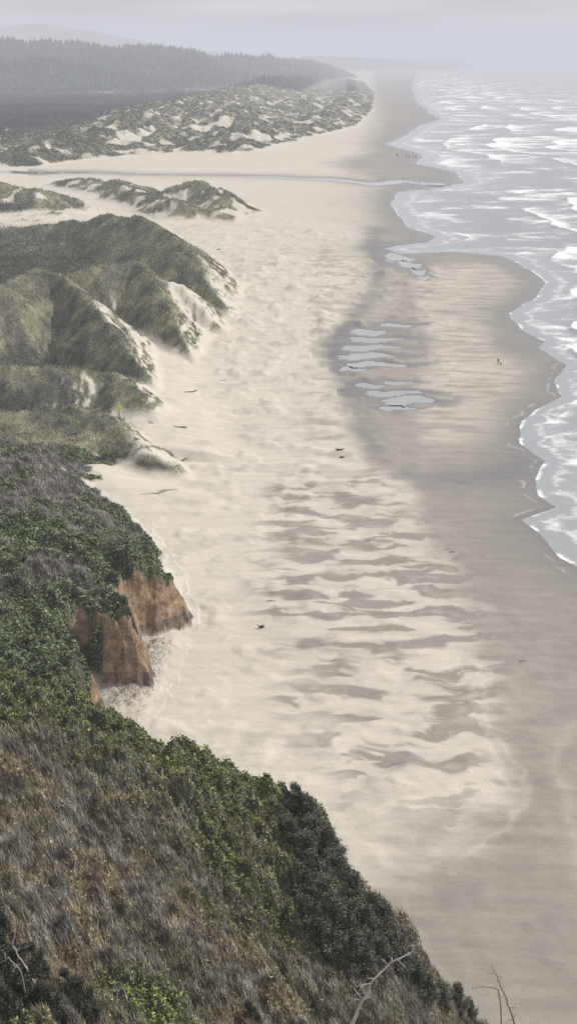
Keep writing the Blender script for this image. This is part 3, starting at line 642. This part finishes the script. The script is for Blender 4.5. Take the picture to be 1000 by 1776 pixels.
gull=skin_obj('gull',[(0,-.28,.24,.02,.02),(0,-.12,.26,.07),(0,.05,.28,.10),(0,.17,.36,.05),(0,.21,.44,.055),(0,.32,.43,.012),(.05,.0,.12,.012),(.05,.02,.01,.014),(-.05,.0,.12,.012),(-.05,.02,.01,.014)],[(0,1),(1,2),(2,3),(3,4),(4,5),(2,6),(6,7),(2,8),(8,9)],gmat,2,1)
bp=[(700+i*4.2+rng.uniform(-2,2),315.5+rng.uniform(-1.5,1.8)) for i in range(20)]+[(734+i*2.3,330+rng.uniform(-1.5,1.5)) for i in range(8)]+[(700+rng.uniform(0,80),319+rng.uniform(-1,3)) for i in range(8)]
for i,(u,v) in enumerate(bp):
    x,y,_=site(u,v,.3); o=gull if i==0 else gull.copy()
    if i: COL.objects.link(o)
    o.location=(x,y,max(gz(x,y),.03)); o.scale=(1.5,)*3; o.rotation_euler=(0,0,rng.uniform(0,6.28)); o['label']='grey gull resting on the wet sand spit'; o['category']='bird'; o['group']='flock of gulls on the sand spit'
ym=flat_mat('yellow_sign_paint',(.75,.72,.06),.5,.05,3)
def box(V,Fc,x0,x1,y0,y1,z0,z1):
    o=len(V); V+=[(x0,y0,z0),(x1,y0,z0),(x1,y1,z0),(x0,y1,z0),(x0,y0,z1),(x1,y0,z1),(x1,y1,z1),(x0,y1,z1)]
    Fc+=[tuple(i+o for i in q) for q in[(0,3,2,1),(4,5,6,7),(0,1,5,4),(1,2,6,5),(2,3,7,6),(3,0,4,7)]]
for u,v,s_ in [(208,722,1.0),(137,740,.6)]:
    x,y,zg=terrain_at(u,v); e=add('marker_sign',None,'small yellow marker sign on a post in dune grass','sign',None,'marker signs on the dunes',None,(x,y,zg)); e.scale=(s_,)*3
    V=[];Fc=[]; box(V,Fc,-.05,.05,-.05,.05,-.3,2.2); me=bpy.data.meshes.new('post'); me.from_pydata(V,[],Fc); me.materials.append(bark); add('post',me,parent=e)
    V=[];Fc=[]; box(V,Fc,-.35,.35,-.09,-.055,1.3,2.2); me=bpy.data.meshes.new('sign_panel'); me.from_pydata(V,[],Fc); me.materials.append(ym); add('sign_panel',me,parent=e)
# ---------------------------------------------------------------- atmosphere, light, camera
SUN_EL=math.radians(42); SUN_AZ=math.radians(62)
HZ=NT('emissive_haze'); HZ.n.remove(HZ.b); out=[n for n in HZ.n if n.type=='OUTPUT_MATERIAL'][0]
SIG=1/6600.; FOG=(.64,.65,.70)
ab=HZ.N('ShaderNodeVolumeAbsorption'); ab.inputs['Color'].default_value=(0,0,0,1); ab.inputs['Density'].default_value=SIG
em=HZ.N('ShaderNodeEmission'); em.inputs['Color'].default_value=(*FOG,1); em.inputs['Strength'].default_value=SIG  # haze glows by itself, standing in for light scattered in the air
ad=HZ.N('ShaderNodeAddShader'); HZ.L(ab.outputs[0],ad.inputs[0]); HZ.L(em.outputs[0],ad.inputs[1]); HZ.L(ad.outputs[0],out.inputs['Volume'])
V=[];Fc=[]; box(V,Fc,-70000,70000,-3000,70000,-60,450); me=bpy.data.meshes.new('sky'); me.from_pydata(V,[],Fc); me.materials.append(HZ.m)
add('sky',me,'pale marine haze volume, glowing in place of scattered light','sky','structure')  # haze box enclosing the scene; the sky proper is the world background
wd_=bpy.data.worlds.new('World'); scene.world=wd_; wd_.use_nodes=True; t=wd_.node_tree; bg=t.nodes['Background']
sky=t.nodes.new('ShaderNodeTexSky'); sky.sky_type='NISHITA'; sky.sun_disc=False; sky.sun_elevation=SUN_EL; sky.sun_rotation=SUN_AZ; sky.dust_density=4; sky.altitude=80
tc=t.nodes.new('ShaderNodeTexCoord'); mp=t.nodes.new('ShaderNodeMapping'); mp.inputs['Scale'].default_value=(3,3,38); t.links.new(tc.outputs['Generated'],mp.inputs[0])
nz=t.nodes.new('ShaderNodeTexNoise'); nz.inputs['Scale'].default_value=2.2; nz.inputs['Detail'].default_value=6; t.links.new(mp.outputs[0],nz.inputs[0])
cr2=t.nodes.new('ShaderNodeMapRange'); cr2.inputs[1].default_value=.35; cr2.inputs[2].default_value=.65; cr2.inputs[3].default_value=4.9; cr2.inputs[4].default_value=10.4; t.links.new(nz.outputs['Fac'],cr2.inputs[0])
cv=t.nodes.new('ShaderNodeVectorMath'); cv.operation='SCALE'; cv.inputs[0].default_value=(.98,.98,1.03); t.links.new(cr2.outputs[0],cv.inputs['Scale'])
mx=t.nodes.new('ShaderNodeMix'); mx.data_type='RGBA'; mx.inputs[0].default_value=.75; t.links.new(sky.outputs[0],mx.inputs[6]); t.links.new(cv.outputs[0],mx.inputs[7]); t.links.new(mx.outputs[2],bg.inputs['Color']); bg.inputs['Strength'].default_value=.1
sl=bpy.data.lights.new('sun','SUN'); sl.energy=3.5; sl.angle=math.radians(1.5); sl.color=(1,.96,.895); so=bpy.data.objects.new('sun',sl); COL.objects.link(so)
dv=Vector((math.sin(SUN_AZ)*math.cos(SUN_EL),math.cos(SUN_AZ)*math.cos(SUN_EL),math.sin(SUN_EL))); so.rotation_euler=dv.to_track_quat('Z','Y').to_euler(); so.location=(50,0,200)
cam=bpy.data.cameras.new('camera'); cam.sensor_fit='VERTICAL'; cam.sensor_height=36; cam.lens=F/1776*36; cam.clip_start=.5; cam.clip_end=200000
co_=bpy.data.objects.new('camera',cam); COL.objects.link(co_); co_.location=(0,0,CAM_Z); co_.rotation_euler=(math.pi/2-PITCH,0,0); scene.camera=co_
print('done',time.time()-T0)
